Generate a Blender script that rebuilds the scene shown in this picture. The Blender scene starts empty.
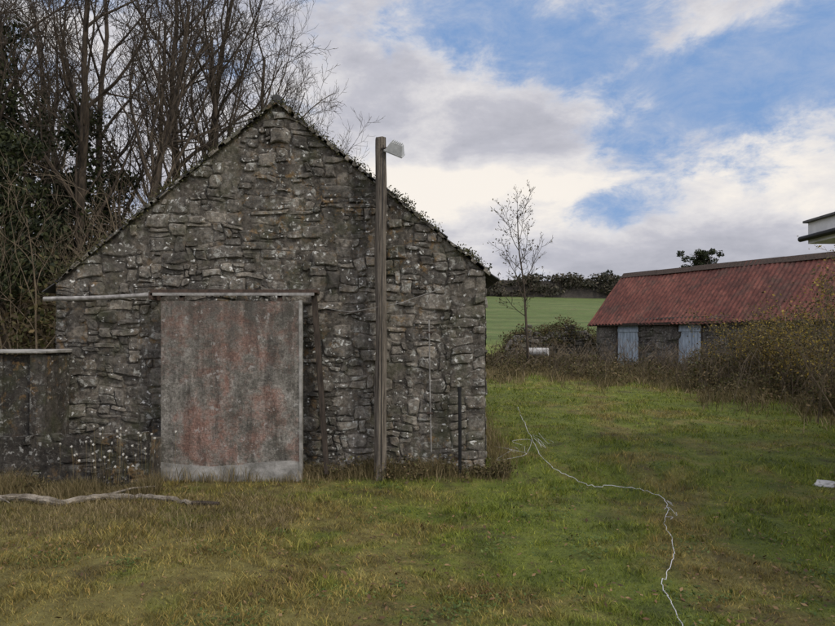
import bpy, math, random
import numpy as np
from mathutils import Vector, noise
random.seed(7); rng=np.random.default_rng(7)
F=655.0; CX=417.5; HY=337.0; EYE=1.7
def W(px,py,Y): return ((px-CX)/F*Y, Y, EYE+(HY-py)/F*Y)
def WX(px,Y): return (px-CX)/F*Y
def WZ(py,Y): return EYE+(HY-py)/F*Y
C=bpy.context.scene.collection
# ------------------------------------------------------------ terrain
_gy=[-300,7.8,8.3,8.65,10,18,26,40,60,92,130,300,1600]
_gz=[-.15,-.15,-.13,-.03,.03,.24,.5,1.7,3.7,7.4,8.6,9,0]
def gz(x,y):
    x=np.asarray(x,float); y=np.asarray(y,float)
    z=np.interp(y,_gy,_gz)
    a=np.clip((np.abs(y-8.5))/3,0.2,1)
    z=z+a*(.022*np.sin(x*1.7+y*.9)+.016*np.sin(x*3.1-y*2.3+1)+.012*np.sin(y*4.1+x*1.1+2)+.01*np.sin(x*6.3+y*5.2))
    z=z-.07*np.exp(-(((x-3.6-.12*(y-6))/.22)**2))*np.clip((12-y)/4,0,1)
    far=np.clip((y-30)/30,0,1)
    z=z+far*(.25*np.sin(x*.11+1)+.15*np.sin(y*.2+x*.05))
    return z
# ------------------------------------------------------------ materials
def newmat(name):
    m=bpy.data.materials.new(name); m.use_nodes=True
    nt=m.node_tree; b=nt.nodes['Principled BSDF']; b.inputs['Roughness'].default_value=.9
    b.inputs['Specular IOR Level'].default_value=.25
    return m,nt,b
def N(nt,t,**k):
    n=nt.nodes.new(t)
    for a,v in k.items(): setattr(n,a,v)
    return n
def math_(nt,op,a,b=None,c=None,clamp=False):
    n=nt.nodes.new('ShaderNodeMath'); n.operation=op; n.use_clamp=clamp
    for i,v in enumerate((a,b,c)):
        if v is None: continue
        if isinstance(v,(int,float)): n.inputs[i].default_value=v
        else: nt.links.new(v,n.inputs[i])
    return n.outputs[0]
def ramp(nt,fac,stops,interp='LINEAR'):
    r=nt.nodes.new('ShaderNodeValToRGB'); e=r.color_ramp.elements; r.color_ramp.interpolation=interp
    while len(e)<len(stops): e.new(.5)
    for i,(p,c) in enumerate(stops):
        e[i].position=p
        if isinstance(c,(int,float)): c=(c,c,c)
        e[i].color=(*c,1)
    nt.links.new(fac,r.inputs[0]); return r.outputs[0]
def mix(nt,f,a,b,mode='MIX'):
    n=nt.nodes.new('ShaderNodeMix'); n.data_type='RGBA'; n.blend_type=mode
    for s,v in ((0,f),(6,a),(7,b)):
        if isinstance(v,(int,float)): n.inputs[s].default_value=v
        elif isinstance(v,tuple): n.inputs[s].default_value=(*v,1)
        else: nt.links.new(v,n.inputs[s])
    return n.outputs[2]
def pos(nt,scale=(1,1,1)):
    g=nt.nodes.new('ShaderNodeNewGeometry'); mp=nt.nodes.new('ShaderNodeMapping')
    mp.inputs['Scale'].default_value=scale; nt.links.new(g.outputs['Position'],mp.inputs[0]); return mp.outputs[0]
def noi(nt,v,s,d=6,r=.6,dist=0):
    n=nt.nodes.new('ShaderNodeTexNoise'); n.inputs['Scale'].default_value=s; n.inputs['Detail'].default_value=min(d,6)
    n.inputs['Roughness'].default_value=r; n.inputs['Distortion'].default_value=dist
    nt.links.new(v,n.inputs['Vector']); return n.outputs[0]
def bump(nt,b,h,st=.5,dist=.02):
    n=nt.nodes.new('ShaderNodeBump'); n.inputs['Strength'].default_value=st; n.inputs['Distance'].default_value=dist
    nt.links.new(h,n.inputs['Height']); nt.links.new(n.outputs[0],b.inputs['Normal'])
def island(nt):
    g=nt.nodes.new('ShaderNodeNewGeometry'); return g.outputs['Random Per Island']

def simple(name,c1,c2,scale=8,rough=.9,bs=.3,stretch=(1,1,1),metal=0,bd=.01):
    m,nt,b=newmat(name); p=pos(nt,stretch); n=noi(nt,p,scale,6,.65)
    nt.links.new(ramp(nt,n,[(.35,c1),(.65,c2)]),b.inputs['Base Color'])
    n2=noi(nt,p,scale*6,4,.6); bump(nt,b,n2,bs,bd)
    b.inputs['Roughness'].default_value=rough; b.inputs['Metallic'].default_value=metal
    return m
def leafmat(name,stops,big=.6,trans=.25):
    m,nt,b=newmat(name); r=island(nt)
    n=noi(nt,pos(nt),big,2,.6)
    f=math_(nt,'ADD',math_(nt,'MULTIPLY',r,.6),math_(nt,'MULTIPLY',n,.4))
    col=ramp(nt,f,stops); nt.links.new(col,b.inputs['Base Color']); b.inputs['Roughness'].default_value=.7
    if trans:
        t=N(nt,'ShaderNodeBsdfTranslucent'); nt.links.new(col,t.inputs[0]); mx=N(nt,'ShaderNodeMixShader'); mx.inputs[0].default_value=trans
        nt.links.new(b.outputs[0],mx.inputs[1]); nt.links.new(t.outputs[0],mx.inputs[2])
        nt.links.new(mx.outputs[0],nt.nodes['Material Output'].inputs[0])
    return m
def stonemat(name,lo,mid,hi,lichen=.5,ochre=True,isl=True,moss=.6):
    m,nt,b=newmat(name); p=pos(nt)
    n0=noi(nt,p,4.5,5,.6,.6)
    r=math_(nt,'ADD',math_(nt,'MULTIPLY',island(nt),.55),math_(nt,'MULTIPLY',n0,.5)) if isl else n0
    base=ramp(nt,r,[(.1,lo),(.45,mid),(.78,hi),(.95,(hi[0]*1.2,hi[1]*1.12,hi[2]*1.0))])
    n1=noi(nt,p,16,6,.78); base=mix(nt,1.0,base,ramp(nt,n1,[(.3,.25),(.48,.82),(.6,1.25),(.74,2.2)]),'MULTIPLY')
    n2=noi(nt,p,1.3,6,.65,.5); base=mix(nt,.9,base,ramp(nt,n2,[(.33,.42),(.55,1.0),(.7,1.3)]),'MULTIPLY')
    n5=noi(nt,pos(nt,(3,3,.35)),1.6,5,.6); base=mix(nt,.6,base,ramp(nt,n5,[(.4,.45),(.58,1.1)]),'MULTIPLY')
    n7=noi(nt,p,2.4,6,.7); base=mix(nt,math_(nt,'MULTIPLY',ramp(nt,n7,[(.5,0.0),(.66,1.0)]),moss),base,(.07,.075,.038))
    if ochre:
        n4=noi(nt,p,7,6,.72); n8=noi(nt,p,.9,2,.5)
        base=mix(nt,math_(nt,'MULTIPLY',math_(nt,'MULTIPLY',ramp(nt,n4,[(.54,0.0),(.64,1.0)]),ramp(nt,n8,[(.45,.15),(.58,1.0)])),.6),base,(.28,.17,.065))
    n3=noi(nt,p,12,6,.72,.4); n6=noi(nt,p,1.5,3,.5)
    f=math_(nt,'MULTIPLY',ramp(nt,n3,[(.55,0.0),(.61,1.0)]),ramp(nt,n6,[(.4,.1),(.58,1.0)]))
    base=mix(nt,math_(nt,'MULTIPLY',f,lichen*1.5,clamp=True),base,(.42,.42,.38))
    n9=noi(nt,p,17,2,.5); f=ramp(nt,n9,[(.665,0.0),(.70,1.0)]); base=mix(nt,math_(nt,'MULTIPLY',f,lichen*1.7,clamp=True),base,(.64,.64,.60))
    nt.links.new(base,b.inputs['Base Color'])
    bump(nt,b,noi(nt,p,22,6,.8),1.0,.035)
    return m
M_stone=stonemat('rubble_stone',(.085,.078,.068),(.175,.16,.137),(.28,.252,.21),.6)
M_mort=stonemat('crumbling_lime_mortar',(.065,.057,.047),(.135,.119,.098),(.235,.21,.175),.35,True,False)
M_shedst=stonemat('shed_stone',(.06,.053,.046),(.12,.107,.094),(.19,.172,.152),.3,False)
M_slate=simple('slate',(.03,.03,.033),(.07,.07,.07),6,.7,.4)
M_dark=simple('dark_core',(.03,.027,.022),(.07,.06,.05),6,.9,.4)
M_wood=simple('weathered_timber',(.055,.046,.038),(.30,.26,.21),9,.9,1,(5,5,.28),bd=.03)
M_dwood=simple('dark_timber',(.02,.016,.013),(.07,.055,.043),7,.9,.6,(6,6,.7))
M_rust=simple('rusty_iron',(.03,.023,.018),(.085,.058,.045),20,.8,.4)
M_galv=simple('galvanised_pipe',(.14,.13,.12),(.36,.35,.33),10,.6,.2,metal=.2)
M_black=simple('black_pipe',(.008,.008,.009),(.02,.02,.02),10,.5,.1)
M_white=simple('white_fascia',(.6,.61,.62),(.78,.78,.78),4,.6,.1)
M_grey=simple('grey_felt',(.09,.09,.09),(.16,.16,.16),9,.9,.5)
M_lamp=simple('lamp_housing',(.30,.31,.31),(.46,.47,.47),12,.5,.1)
M_glass=simple('lamp_glass',(.45,.5,.55),(.55,.6,.65),12,.2,.05)
M_wire=simple('white_polywire',(.38,.38,.39),(.6,.6,.62),40,.6,.1)
M_bark=simple('bark',(.022,.018,.014),(.08,.062,.045),3,.95,.6,(3,3,1))
M_bark2=simple('pale_bark',(.08,.062,.044),(.19,.15,.10),3,.95,.6,(3,3,1))
M_log=simple('fallen_branch_bark',(.09,.075,.055),(.34,.3,.24),9,.95,.9,bd=.03)
M_bale=simple('pale_tank',(.3,.3,.29),(.5,.49,.47),5,.7,.2)
M_blue=simple('pale_blue_door_paint',(.22,.265,.31),(.42,.49,.56),3,.7,.3,(5,5,1))
M_dconc=stonemat('dark_concrete',(.03,.026,.022),(.07,.062,.052),(.13,.117,.10),.25,True,False)
M_pconc=simple('pale_concrete',(.14,.135,.12),(.36,.35,.325),6,.95,.6)
M_plaster=simple('house_render',(.45,.44,.42),(.58,.57,.54),3,.9,.2)
M_ivy=leafmat('ivy_leaves',[(.2,(.008,.012,.005)),(.5,(.022,.03,.011)),(.8,(.05,.058,.02))],.9,.15)
M_brush=leafmat('dead_brush_leaves',[(.2,(.03,.022,.012)),(.45,(.08,.058,.03)),(.65,(.07,.075,.026)),(.85,(.17,.125,.058))],.8,.3)
M_bramble=leafmat('bramble_leaves',[(.2,(.03,.028,.013)),(.42,(.08,.065,.032)),(.55,(.14,.10,.052)),(.68,(.08,.09,.027)),(.85,(.26,.185,.10))],.8,.3)
M_yellow=leafmat('yellow_leaves',[(.2,(.1,.07,.015)),(.5,(.3,.21,.04)),(.9,(.42,.34,.08))],1,.4)
M_fallen=leafmat('fallen_leaf',[(.15,(.03,.017,.01)),(.5,(.11,.062,.028)),(.85,(.24,.16,.075))],2,0)
M_weed=leafmat('weed_leaf',[(.15,(.035,.055,.015)),(.5,(.07,.11,.025)),(.85,(.14,.17,.05))],2,.2)
M_straw=leafmat('dead_grass',[(.15,(.06,.055,.022)),(.45,(.15,.12,.052)),(.8,(.34,.27,.15))],1.2,.3)
M_hedge=leafmat('far_hedge_leaves',[(.2,(.028,.03,.02)),(.5,(.055,.05,.032)),(.8,(.10,.085,.06))],.08,.1)
M_moss=leafmat('moss',[(.2,(.02,.02,.009)),(.5,(.05,.05,.018)),(.8,(.1,.09,.035))],2,.1)
M_seed=simple('seed_head',(.5,.49,.44),(.62,.6,.55),10,.9,0)

def green_field(nt):
    p=pos(nt)
    n1=noi(nt,p,.6,6,.75,.5); n2=noi(nt,p,2.6,6,.8)
    g=ramp(nt,n2,[(.3,(.065,.095,.016)),(.48,(.15,.195,.027)),(.62,(.225,.265,.04)),(.74,(.34,.34,.08))])
    st=ramp(nt,n2,[(.3,(.115,.08,.032)),(.48,(.235,.19,.062)),(.62,(.34,.29,.095)),(.74,(.46,.38,.19))])
    sp=N(nt,'ShaderNodeSeparateXYZ'); nt.links.new(p,sp.inputs[0])
    lx=math_(nt,'MULTIPLY',math_(nt,'ADD',sp.outputs[0],-.3),-.06)
    ly=math_(nt,'MULTIPLY',math_(nt,'SUBTRACT',6.0,sp.outputs[1]),.02)
    dry=math_(nt,'ADD',n1,math_(nt,'MAXIMUM',math_(nt,'MINIMUM',math_(nt,'ADD',lx,ly),.11),-.05))
    tx=math_(nt,'ABSOLUTE',math_(nt,'SUBTRACT',sp.outputs[0],math_(nt,'ADD',1.5,math_(nt,'MULTIPLY',sp.outputs[1],.17))))
    trk=math_(nt,'MULTIPLY',math_(nt,'EXPONENT',math_(nt,'MULTIPLY',math_(nt,'MULTIPLY',tx,tx),-4.0)),.09)
    dry=math_(nt,'ADD',dry,trk)
    f=ramp(nt,dry,[(.45,0.0),(.58,1.0)])
    far=math_(nt,'MULTIPLY',math_(nt,'ADD',sp.outputs[1],-28.0),.1,clamp=True)
    f=math_(nt,'MULTIPLY',f,math_(nt,'SUBTRACT',1.0,math_(nt,'MULTIPLY',far,.8)))
    c=mix(nt,math_(nt,'MULTIPLY',f,.88),g,st)
    fn=noi(nt,pos(nt,(.3,1.0,1)),.5,6,.8,.3)
    c=mix(nt,math_(nt,'MULTIPLY',far,.9),c,ramp(nt,fn,[(.3,(.035,.058,.02)),(.5,(.082,.118,.036)),(.7,(.155,.165,.07))]))
    return c,p,sp
m,nt,b=newmat('ground_turf'); c,p,sx=green_field(nt)
soil=noi(nt,p,1.7,6,.78,.3); c=mix(nt,math_(nt,'MULTIPLY',ramp(nt,soil,[(.53,0.0),(.63,1.0)]),.65),c,(.08,.056,.03))
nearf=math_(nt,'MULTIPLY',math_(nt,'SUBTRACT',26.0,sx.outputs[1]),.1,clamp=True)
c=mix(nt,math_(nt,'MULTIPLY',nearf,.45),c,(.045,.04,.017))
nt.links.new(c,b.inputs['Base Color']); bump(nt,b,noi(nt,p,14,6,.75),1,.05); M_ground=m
m,nt,b=newmat('grass_blades'); c,p,sx=green_field(nt); r=island(nt)
c=mix(nt,1.0,c,ramp(nt,r,[(0,(.4,.4,.36)),(.5,(.95,.95,.95)),(.85,(1.3,1.22,1.15)),(1,(2.1,1.65,1.8))]),'MULTIPLY')
nt.links.new(c,b.inputs['Base Color']); b.inputs['Roughness'].default_value=.6
t=N(nt,'ShaderNodeBsdfTranslucent'); nt.links.new(c,t.inputs[0]); mx=N(nt,'ShaderNodeMixShader'); mx.inputs[0].default_value=.3
nt.links.new(b.outputs[0],mx.inputs[1]); nt.links.new(t.outputs[0],mx.inputs[2]); nt.links.new(mx.outputs[0],nt.nodes['Material Output'].inputs[0])
M_grass=m
# slab door
m,nt,b=newmat('concrete_door_slab'); p=pos(nt)
c=ramp(nt,noi(nt,p,3.0,6,.78,.3),[(.32,(.11,.10,.085)),(.48,(.235,.22,.19)),(.66,(.39,.37,.33))])
c=mix(nt,math_(nt,'MULTIPLY',ramp(nt,noi(nt,p,1.5,6,.82,.2),[(.47,0.0),(.6,1.0)]),.7),c,(.27,.125,.088))
c=mix(nt,1.0,c,ramp(nt,noi(nt,p,30,5,.85),[(.3,.25),(.5,1.0),(.7,1.8)]),'MULTIPLY')
c=mix(nt,.7,c,ramp(nt,noi(nt,pos(nt,(4,4,.6)),2.0,6,.75),[(.38,.35),(.52,1.0),(.7,1.2)]),'MULTIPLY')
sz=N(nt,'ShaderNodeSeparateXYZ'); nt.links.new(p,sz.inputs[0])
top=math_(nt,'MULTIPLY',math_(nt,'ADD',sz.outputs[2],-1.2),.9,clamp=True)
c=mix(nt,math_(nt,'MULTIPLY',top,ramp(nt,noi(nt,pos(nt,(3,3,.5)),2,5,.6),[(.38,.1),(.58,.9)])),c,(.085,.078,.068))
c=mix(nt,math_(nt,'MULTIPLY',ramp(nt,noi(nt,p,2.6,6,.82),[(.51,0.0),(.62,1.0)]),.65),c,(.075,.072,.058))
c=mix(nt,math_(nt,'MULTIPLY',ramp(nt,noi(nt,p,12,3,.6),[(.63,0.0),(.68,1.0)]),.6),c,(.45,.44,.41))
nt.links.new(c,b.inputs['Base Color']); bump(nt,b,noi(nt,p,40,6,.85),1,.03); M_slab=m
# red tin
m,nt,b=newmat('red_painted_tin'); p=pos(nt)
c=ramp(nt,noi(nt,p,.8,6,.75),[(.32,(.07,.030,.023)),(.5,(.13,.043,.031)),(.68,(.19,.073,.052))])
c=mix(nt,math_(nt,'MULTIPLY',ramp(nt,noi(nt,p,1.3,6,.8),[(.5,0.0),(.62,1.0)]),.75),c,(.075,.045,.033))
c=mix(nt,.85,c,ramp(nt,noi(nt,pos(nt,(5,5,.5)),1.3,6,.75),[(.36,.4),(.6,1.2)]),'MULTIPLY')
nt.links.new(c,b.inputs['Base Color']); b.inputs['Roughness'].default_value=.7; M_tin=m

# ------------------------------------------------------------ mesh builder
class MB:
    def __init__(s): s.v=[];s.f=[];s.m=[];s.mats=[]
    def mi(s,mat):
        if mat not in s.mats: s.mats.append(mat)
        return s.mats.index(mat)
    def add(s,vs,fs,mat):
        o=len(s.v); s.v.extend([tuple(q) for q in vs]); k=s.mi(mat)
        for f in fs: s.f.append([i+o for i in f]); s.m.append(k)
    def box(s,a,b_,mat,M=None,jit=0):
        x0,y0,z0=a;x1,y1,z1=b_
        vs=[Vector(q) for q in ((x0,y0,z0),(x1,y0,z0),(x1,y1,z0),(x0,y1,z0),(x0,y0,z1),(x1,y0,z1),(x1,y1,z1),(x0,y1,z1))]
        if jit: vs=[q+Vector([random.uniform(-jit,jit) for _ in range(3)]) for q in vs]
        if M: vs=[M(q) for q in vs]
        s.add(vs,[(0,3,2,1),(4,5,6,7),(0,1,5,4),(1,2,6,5),(2,3,7,6),(3,0,4,7)],mat)
    def tube(s,pts,rad,mat,sides=6,cap=True):
        pts=[Vector(q) for q in pts]; n=len(pts)
        if isinstance(rad,(int,float)): rad=[rad]*n
        d=(pts[1]-pts[0]).normalized(); a=d.orthogonal().normalized(); vs=[]
        for i in range(n):
            t=(pts[min(i+1,n-1)]-pts[max(i-1,0)])
            t=t.normalized() if t.length>1e-9 else d
            a=(a-t*a.dot(t)); a=a.normalized() if a.length>1e-6 else t.orthogonal().normalized(); bb=t.cross(a)
            for k in range(sides):
                th=2*math.pi*k/sides; vs.append(pts[i]+(a*math.cos(th)+bb*math.sin(th))*rad[i])
        fs=[]
        for i in range(n-1):
            for k in range(sides):
                k2=(k+1)%sides; fs.append((i*sides+k,i*sides+k2,(i+1)*sides+k2,(i+1)*sides+k))
        if cap: fs.append(tuple(range(sides))[::-1]); fs.append(tuple(range((n-1)*sides,n*sides)))
        s.add(vs,fs,mat)
    def obj(s,name,parent=None,smooth=False,bevel=0):
        me=bpy.data.meshes.new(name); me.from_pydata(s.v,[],s.f)
        for q in s.mats: me.materials.append(q)
        me.polygons.foreach_set('material_index',s.m)
        if smooth: me.polygons.foreach_set('use_smooth',[True]*len(s.f))
        me.update(); o=bpy.data.objects.new(name,me); C.objects.link(o)
        if parent: o.parent=parent
        if bevel:
            bm=o.modifiers.new('b','BEVEL'); bm.width=bevel; bm.segments=2
        return o
def empty(name):
    o=bpy.data.objects.new(name,None); C.objects.link(o); return o
def npmesh(name,V,loops,per,mat,parent=None,smooth=False):
    me=bpy.data.meshes.new(name); V=np.ascontiguousarray(V,dtype=np.float32).reshape(-1,3)
    me.vertices.add(len(V)); me.vertices.foreach_set('co',V.ravel())
    L=np.ascontiguousarray(loops,dtype=np.int32).ravel(); nf=len(L)//per
    me.loops.add(len(L)); me.loops.foreach_set('vertex_index',L)
    me.polygons.add(nf); me.polygons.foreach_set('loop_start',np.arange(nf,dtype=np.int32)*per)
    me.polygons.foreach_set('loop_total',np.full(nf,per,dtype=np.int32))
    me.materials.append(mat); me.update(calc_edges=True); me.validate()
    if smooth: me.polygons.foreach_set('use_smooth',[True]*nf)
    o=bpy.data.objects.new(name,me); C.objects.link(o)
    if parent: o.parent=parent
    return o
def leaves(name,P,size,mat,parent=None,flat=0.0):
    P=np.asarray(P,float); n=len(P)
    a=rng.normal(size=(n,3)); a[:,2]*=(1-flat*.9); a/=np.linalg.norm(a,axis=1)[:,None]
    c=rng.normal(size=(n,3)); c[:,2]*=(1-flat*.9); bb=np.cross(a,c)
    if flat: 
        bb=np.cross(a,np.array([0,0,1.])+rng.normal(size=(n,3))*.2)
    bb/=np.linalg.norm(bb,axis=1)[:,None]
    s=size*rng.uniform(.5,1.3,n)[:,None]
    V=np.stack([P-a*s,P-bb*s*.55,P+a*s,P+bb*s*.55],1)
    return npmesh(name,V,np.arange(n*4),4,mat,parent)
def clumps(cs,n,tight=.45):
    cs=np.array(cs,float); w=cs[:,3]*cs[:,5]; idx=rng.choice(len(cs),n,p=w/w.sum())
    d=rng.normal(size=(n,3)); d/=np.linalg.norm(d,axis=1)[:,None]; r=rng.uniform(0,1,n)**.5
    return cs[idx,:3]+d*r[:,None]*cs[idx,3:]
def blades(name,X,Y,h,w,mat,lean=.5,parent=None):
    n=len(X); Z=gz(X,Y)-.01; th=rng.uniform(0,2*math.pi,n); ph=rng.uniform(0,2*math.pi,n)
    dx=np.cos(th)*w/2; dy=np.sin(th)*w/2; L=rng.uniform(.2,1,n)*lean*h
    lx=np.cos(ph)*L; ly=np.sin(ph)*L
    V=np.empty((n,5,3))
    V[:,0]=np.stack([X-dx,Y-dy,Z],1); V[:,1]=np.stack([X+dx,Y+dy,Z],1)
    V[:,2]=np.stack([X-dx*.7+lx*.35,Y-dy*.7+ly*.35,Z+h*.6],1); V[:,3]=np.stack([X+dx*.7+lx*.35,Y+dy*.7+ly*.35,Z+h*.6],1)
    V[:,4]=np.stack([X+lx,Y+ly,Z+h],1)
    b0=(np.arange(n)*5)[:,None]
    T=np.concatenate([b0+np.array([[0,1,3]]),b0+np.array([[0,3,2]]),b0+np.array([[2,3,4]])],1)
    return npmesh(name,V,T,3,mat,parent)

# ------------------------------------------------------------ ground
def axis(lo,hi,step,far,grow=1.18):
    a=list(np.arange(lo,hi,step)); s=step; q=a[-1]
    while q<far: s*=grow; q+=s; a.append(q)
    return a
ys=axis(1,20,.14,1600,1.12); neg=[-q for q in axis(-1+0.0,3,.5,300,1.4)][::-1]; ys=[q for q in neg if q<.9]+ys
xs=axis(0,11,.18,1100,1.14); xs=[-q for q in xs[1:]][::-1]+xs
XX,YY=np.meshgrid(xs,ys); ZZ=gz(XX,YY); nx=len(xs); ny=len(ys)
I=np.arange(nx*ny).reshape(ny,nx)
Q=np.stack([I[:-1,:-1],I[:-1,1:],I[1:,1:],I[1:,:-1]],-1)
npmesh('ground',np.stack([XX,YY,ZZ],-1),Q,4,M_ground,smooth=True)

# ------------------------------------------------------------ rubble stones
def rubble(mb,O,U,Nn,width,topf,mat,cu=.09,cv=.066,vmin=-.25,skip=None,depth=.05,maxh=3,maxw=5,seed=0,gap=.008,quoin=7):
    R=random.Random(seed); O=Vector(O);U=Vector(U).normalized();Nn=Vector(Nn).normalized();Z=Vector((0,0,1))
    tmax=max(topf(width*i/60) for i in range(61)); nu=int(round(width/cu)); nv=int((tmax-vmin)/cv)+1
    used=[[False]*nv for _ in range(nu)]
    def warp(u,v):
        q=Vector((u*1.1+seed,v*1.4,seed*.37)); a=noise.noise(q)*.12; b_=noise.noise(q+Vector((9,3,1)))*.08
        q2=q*4; a+=noise.noise(q2)*.05; b_+=noise.noise(q2+Vector((4,7,2)))*.035
        q2=q*11; a+=noise.noise(q2)*.022; b_+=noise.noise(q2+Vector((4,7,2)))*.015
        e=min(1,min(u,width-u)/.3) if width>.5 else 1
        return u+a*max(e,.06),v+b_
    for j in range(nv):
        for i in range(nu):
            if used[i][j]: continue
            hh=R.choice([1,1,2,2,3][:2+maxh]); ww=R.choice([1,2,2,3,3,4,5][:maxw+2])
            if R.random()<.08: hh,ww=R.choice([3,4]),R.choice([4,5,6])
            if quoin and i>nu-quoin: ww=max(ww,4); hh=max(hh,2)
            hh=min(hh,ww+1)
            w=0
            while w<ww and i+w<nu and not used[i+w][j]: w+=1
            h=1
            while h<hh and j+h<nv and all(not used[i+k][j+h] for k in range(w)): h+=1
            for a in range(w):
                for b_ in range(h): used[i+a][j+b_]=True
            u0,u1=i*width/nu,(i+w)*width/nu; v0,v1=vmin+j*cv,vmin+(j+h)*cv
            uc,vc=(u0+u1)/2,(v0+v1)/2
            if vc>topf(uc)-.01: continue
            if skip and skip(uc,vc): continue
            g=gap*R.uniform(.3,1.6); rc=min(u1-u0,v1-v0)*R.uniform(.15,.4)
            pts=[]
            x0,x1,y0,y1=u0+g,u1-g,v0+g,v1-g
            for (ax,ay,sx,sy) in ((x0,y0,1,1),(x1,y0,-1,1),(x1,y1,-1,-1),(x0,y1,1,-1)):
                r1=rc*R.uniform(.2,1.7); r2=rc*R.uniform(.2,1.3)
                A=(ax,ay+sy*r2);B=(ax+sx*r1,ay);Mi=(ax+sx*r1*.28,ay+sy*r2*.28)
                pts+=[A,Mi,B] if sx*sy>0 else [B,Mi,A]
            out=[]
            for k in range(12):
                out.append(pts[k])
                if k%3==2:
                    q=pts[(k+1)%12]; out.append(((pts[k][0]+q[0])/2,(pts[k][1]+q[1])/2))
            P2=[]
            tilt=R.uniform(-.09,.09)
            for (u,v) in out:
                uu=u+R.uniform(-.007,.007); vv=v+R.uniform(-.006,.006)+(u-uc)*tilt
                a,b_=warp(uu,vv); b_=min(b_,topf(min(max(a,0),width))); P2.append((a,b_))
            cu_,cv_=sum(q[0] for q in P2)/16,sum(q[1] for q in P2)/16
            d=depth*R.uniform(.3,1.25); tx,ty=R.uniform(-.07,.07),R.uniform(-.1,.1)
            vs=[]
            for (k,dd) in ((1.0,-.05),(1.0,.35),(.95,.75),(.78,1.0)):
                for (u,v) in P2:
                    uu=cu_+(u-cu_)*k; vv=cv_+(v-cv_)*k
                    off=(d*dd if dd>0 else dd)+(noise.noise(Vector((uu*16,vv*16,seed+.5)))*.013 if dd>.5 else 0)+((uu-cu_)*tx+(vv-cv_)*ty if dd>.3 else 0)
                    vs.append(O+U*uu+Z*vv+Nn*off)
            vs.append(O+U*cu_+Z*cv_+Nn*(d*R.uniform(.9,1.15)))
            fs=[]
            for rr in range(3):
                for k in range(16):
                    k2=(k+1)%16; fs.append((rr*16+k,rr*16+k2,(rr+1)*16+k2,(rr+1)*16+k))
            for k in range(16): fs.append((48+k,48+(k+1)%16,64))
            mb.add(vs,fs,mat)
def mortar(name,O,U,Nn,width,topf,mat,parent,step=.02,vmin=-.25,skip=None,lo=.008,hi=.03,seed=0):
    O=Vector(O);U=Vector(U).normalized();Nn=Vector(Nn).normalized()
    us=[width*i/int(width/step) for i in range(int(width/step)+1)]; tm=max(topf(u) for u in us); nv=int((tm-vmin)/step)+1
    vs=[];fs=[];n=len(us)
    for j in range(nv+1):
        v=vmin+j*step
        for u in us:
            q=Vector((u*2.2,v*2.2,seed)); k=.5+.55*noise.noise(q)+.5*noise.noise(q*4)+.4*noise.noise(q*11)+.3*noise.noise(q*22)
            vv=min(v,topf(u)-.005); vs.append(O+U*u+Vector((0,0,vv))+Nn*(lo+(hi-lo)*min(max(k,-.15),1.5)))
    for j in range(nv):
        for i in range(n-1):
            v=vmin+(j+.5)*step; u=us[i]
            if vmin+j*step>topf(u)-.005 and vmin+j*step>topf(us[i+1])-.005: continue
            if skip and skip(u,v): continue
            fs.append((j*n+i,j*n+i+1,(j+1)*n+i+1,(j+1)*n+i))
    mb=MB(); mb.add(vs,fs,mat); return mb.obj(name,parent,smooth=True)

# ------------------------------------------------------------ stone barn
YB=8.6; s_=YB/F
xl=WX(57,YB); xr=WX(485,YB); xa=WX(277,YB); za=WZ(104,YB); zl=WZ(284,YB); zr=WZ(272,YB); D=6.5
barn=empty('stone_barn')
def top(u):
    x=xl+u
    return zl+(za-zl)*(x-xl)/(xa-xl) if x<xa else zr+(za-zr)*(xr-x)/(xr-xa)
ox0,ox1,oz=WX(176,YB),WX(298,YB),2.1
sk=lambda u,v: ox0<xl+u<ox1 and v<oz
mb=MB()
rubble(mb,(xl,YB,0),(1,0,0),(0,-1,0),xr-xl,top,M_stone,skip=sk,seed=3,depth=.046,cu=.082,cv=.058,gap=.005,vmin=-.2)
mb.obj('gable_stones',barn)
mortar('gable_mortar',(xl,YB,0),(1,0,0),(0,-1,0),xr-xl,top,M_mort,barn,skip=lambda u,v: ox0-.03<xl+u<ox1+.0 and v<oz+.02,seed=3.3)
mb=MB(); T=.5; B=-.3
def prism(poly,y0,y1,mat):
    n=len(poly); vs=[(x,y0,z) for x,z in poly]+[(x,y1,z) for x,z in poly]
    fs=[tuple(range(n)),tuple(range(2*n-1,n-1,-1))]+[(i,i+n,(i+1)%n+n,(i+1)%n) for i in range(n)]
    mb.add(vs,fs,mat)
def tz(x): return top(x-xl)
prism([(xl,B),(ox0,B),(ox0,tz(ox0)-.01),(xl,zl-.01)],YB,YB+T,M_dark)
if ox1<xa: prism([(ox0,oz),(ox1,oz),(ox1,tz(ox1)-.01),(ox0,tz(ox0)-.01)],YB+.001,YB+T,M_dark)
else: prism([(ox0,oz),(ox1,oz),(ox1,tz(ox1)-.01),(xa,za-.01),(ox0,tz(ox0)-.01)],YB+.001,YB+T,M_dark)
if ox1<xa: prism([(ox1,B),(xr,B),(xr,zr-.01),(xa,za-.01),(ox1,tz(ox1)-.01)],YB,YB+T,M_dark)
else: prism([(ox1,B),(xr,B),(xr,zr-.01),(ox1,tz(ox1)-.01)],YB,YB+T,M_dark)
mb.box((xl+.01,YB+T,B),(xl+T,YB+D,zl-.1),M_dark); mb.box((xr-T,YB+T,B),(xr-.01,YB+D,zr-.1),M_dark)
prism([(xl,B),(xr,B),(xr,zr-.05),(xa,za-.05),(xl,zl-.05)],YB+D,YB+D+.4,M_mort)
mb.obj('walls',barn)
mb=MB(); rubble(mb,(xr-.01,YB+.02,0),(0,1,0),(1,0,0),D,lambda u: zr-.06,M_stone,seed=11,depth=.035,cu=.09,cv=.06)
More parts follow.
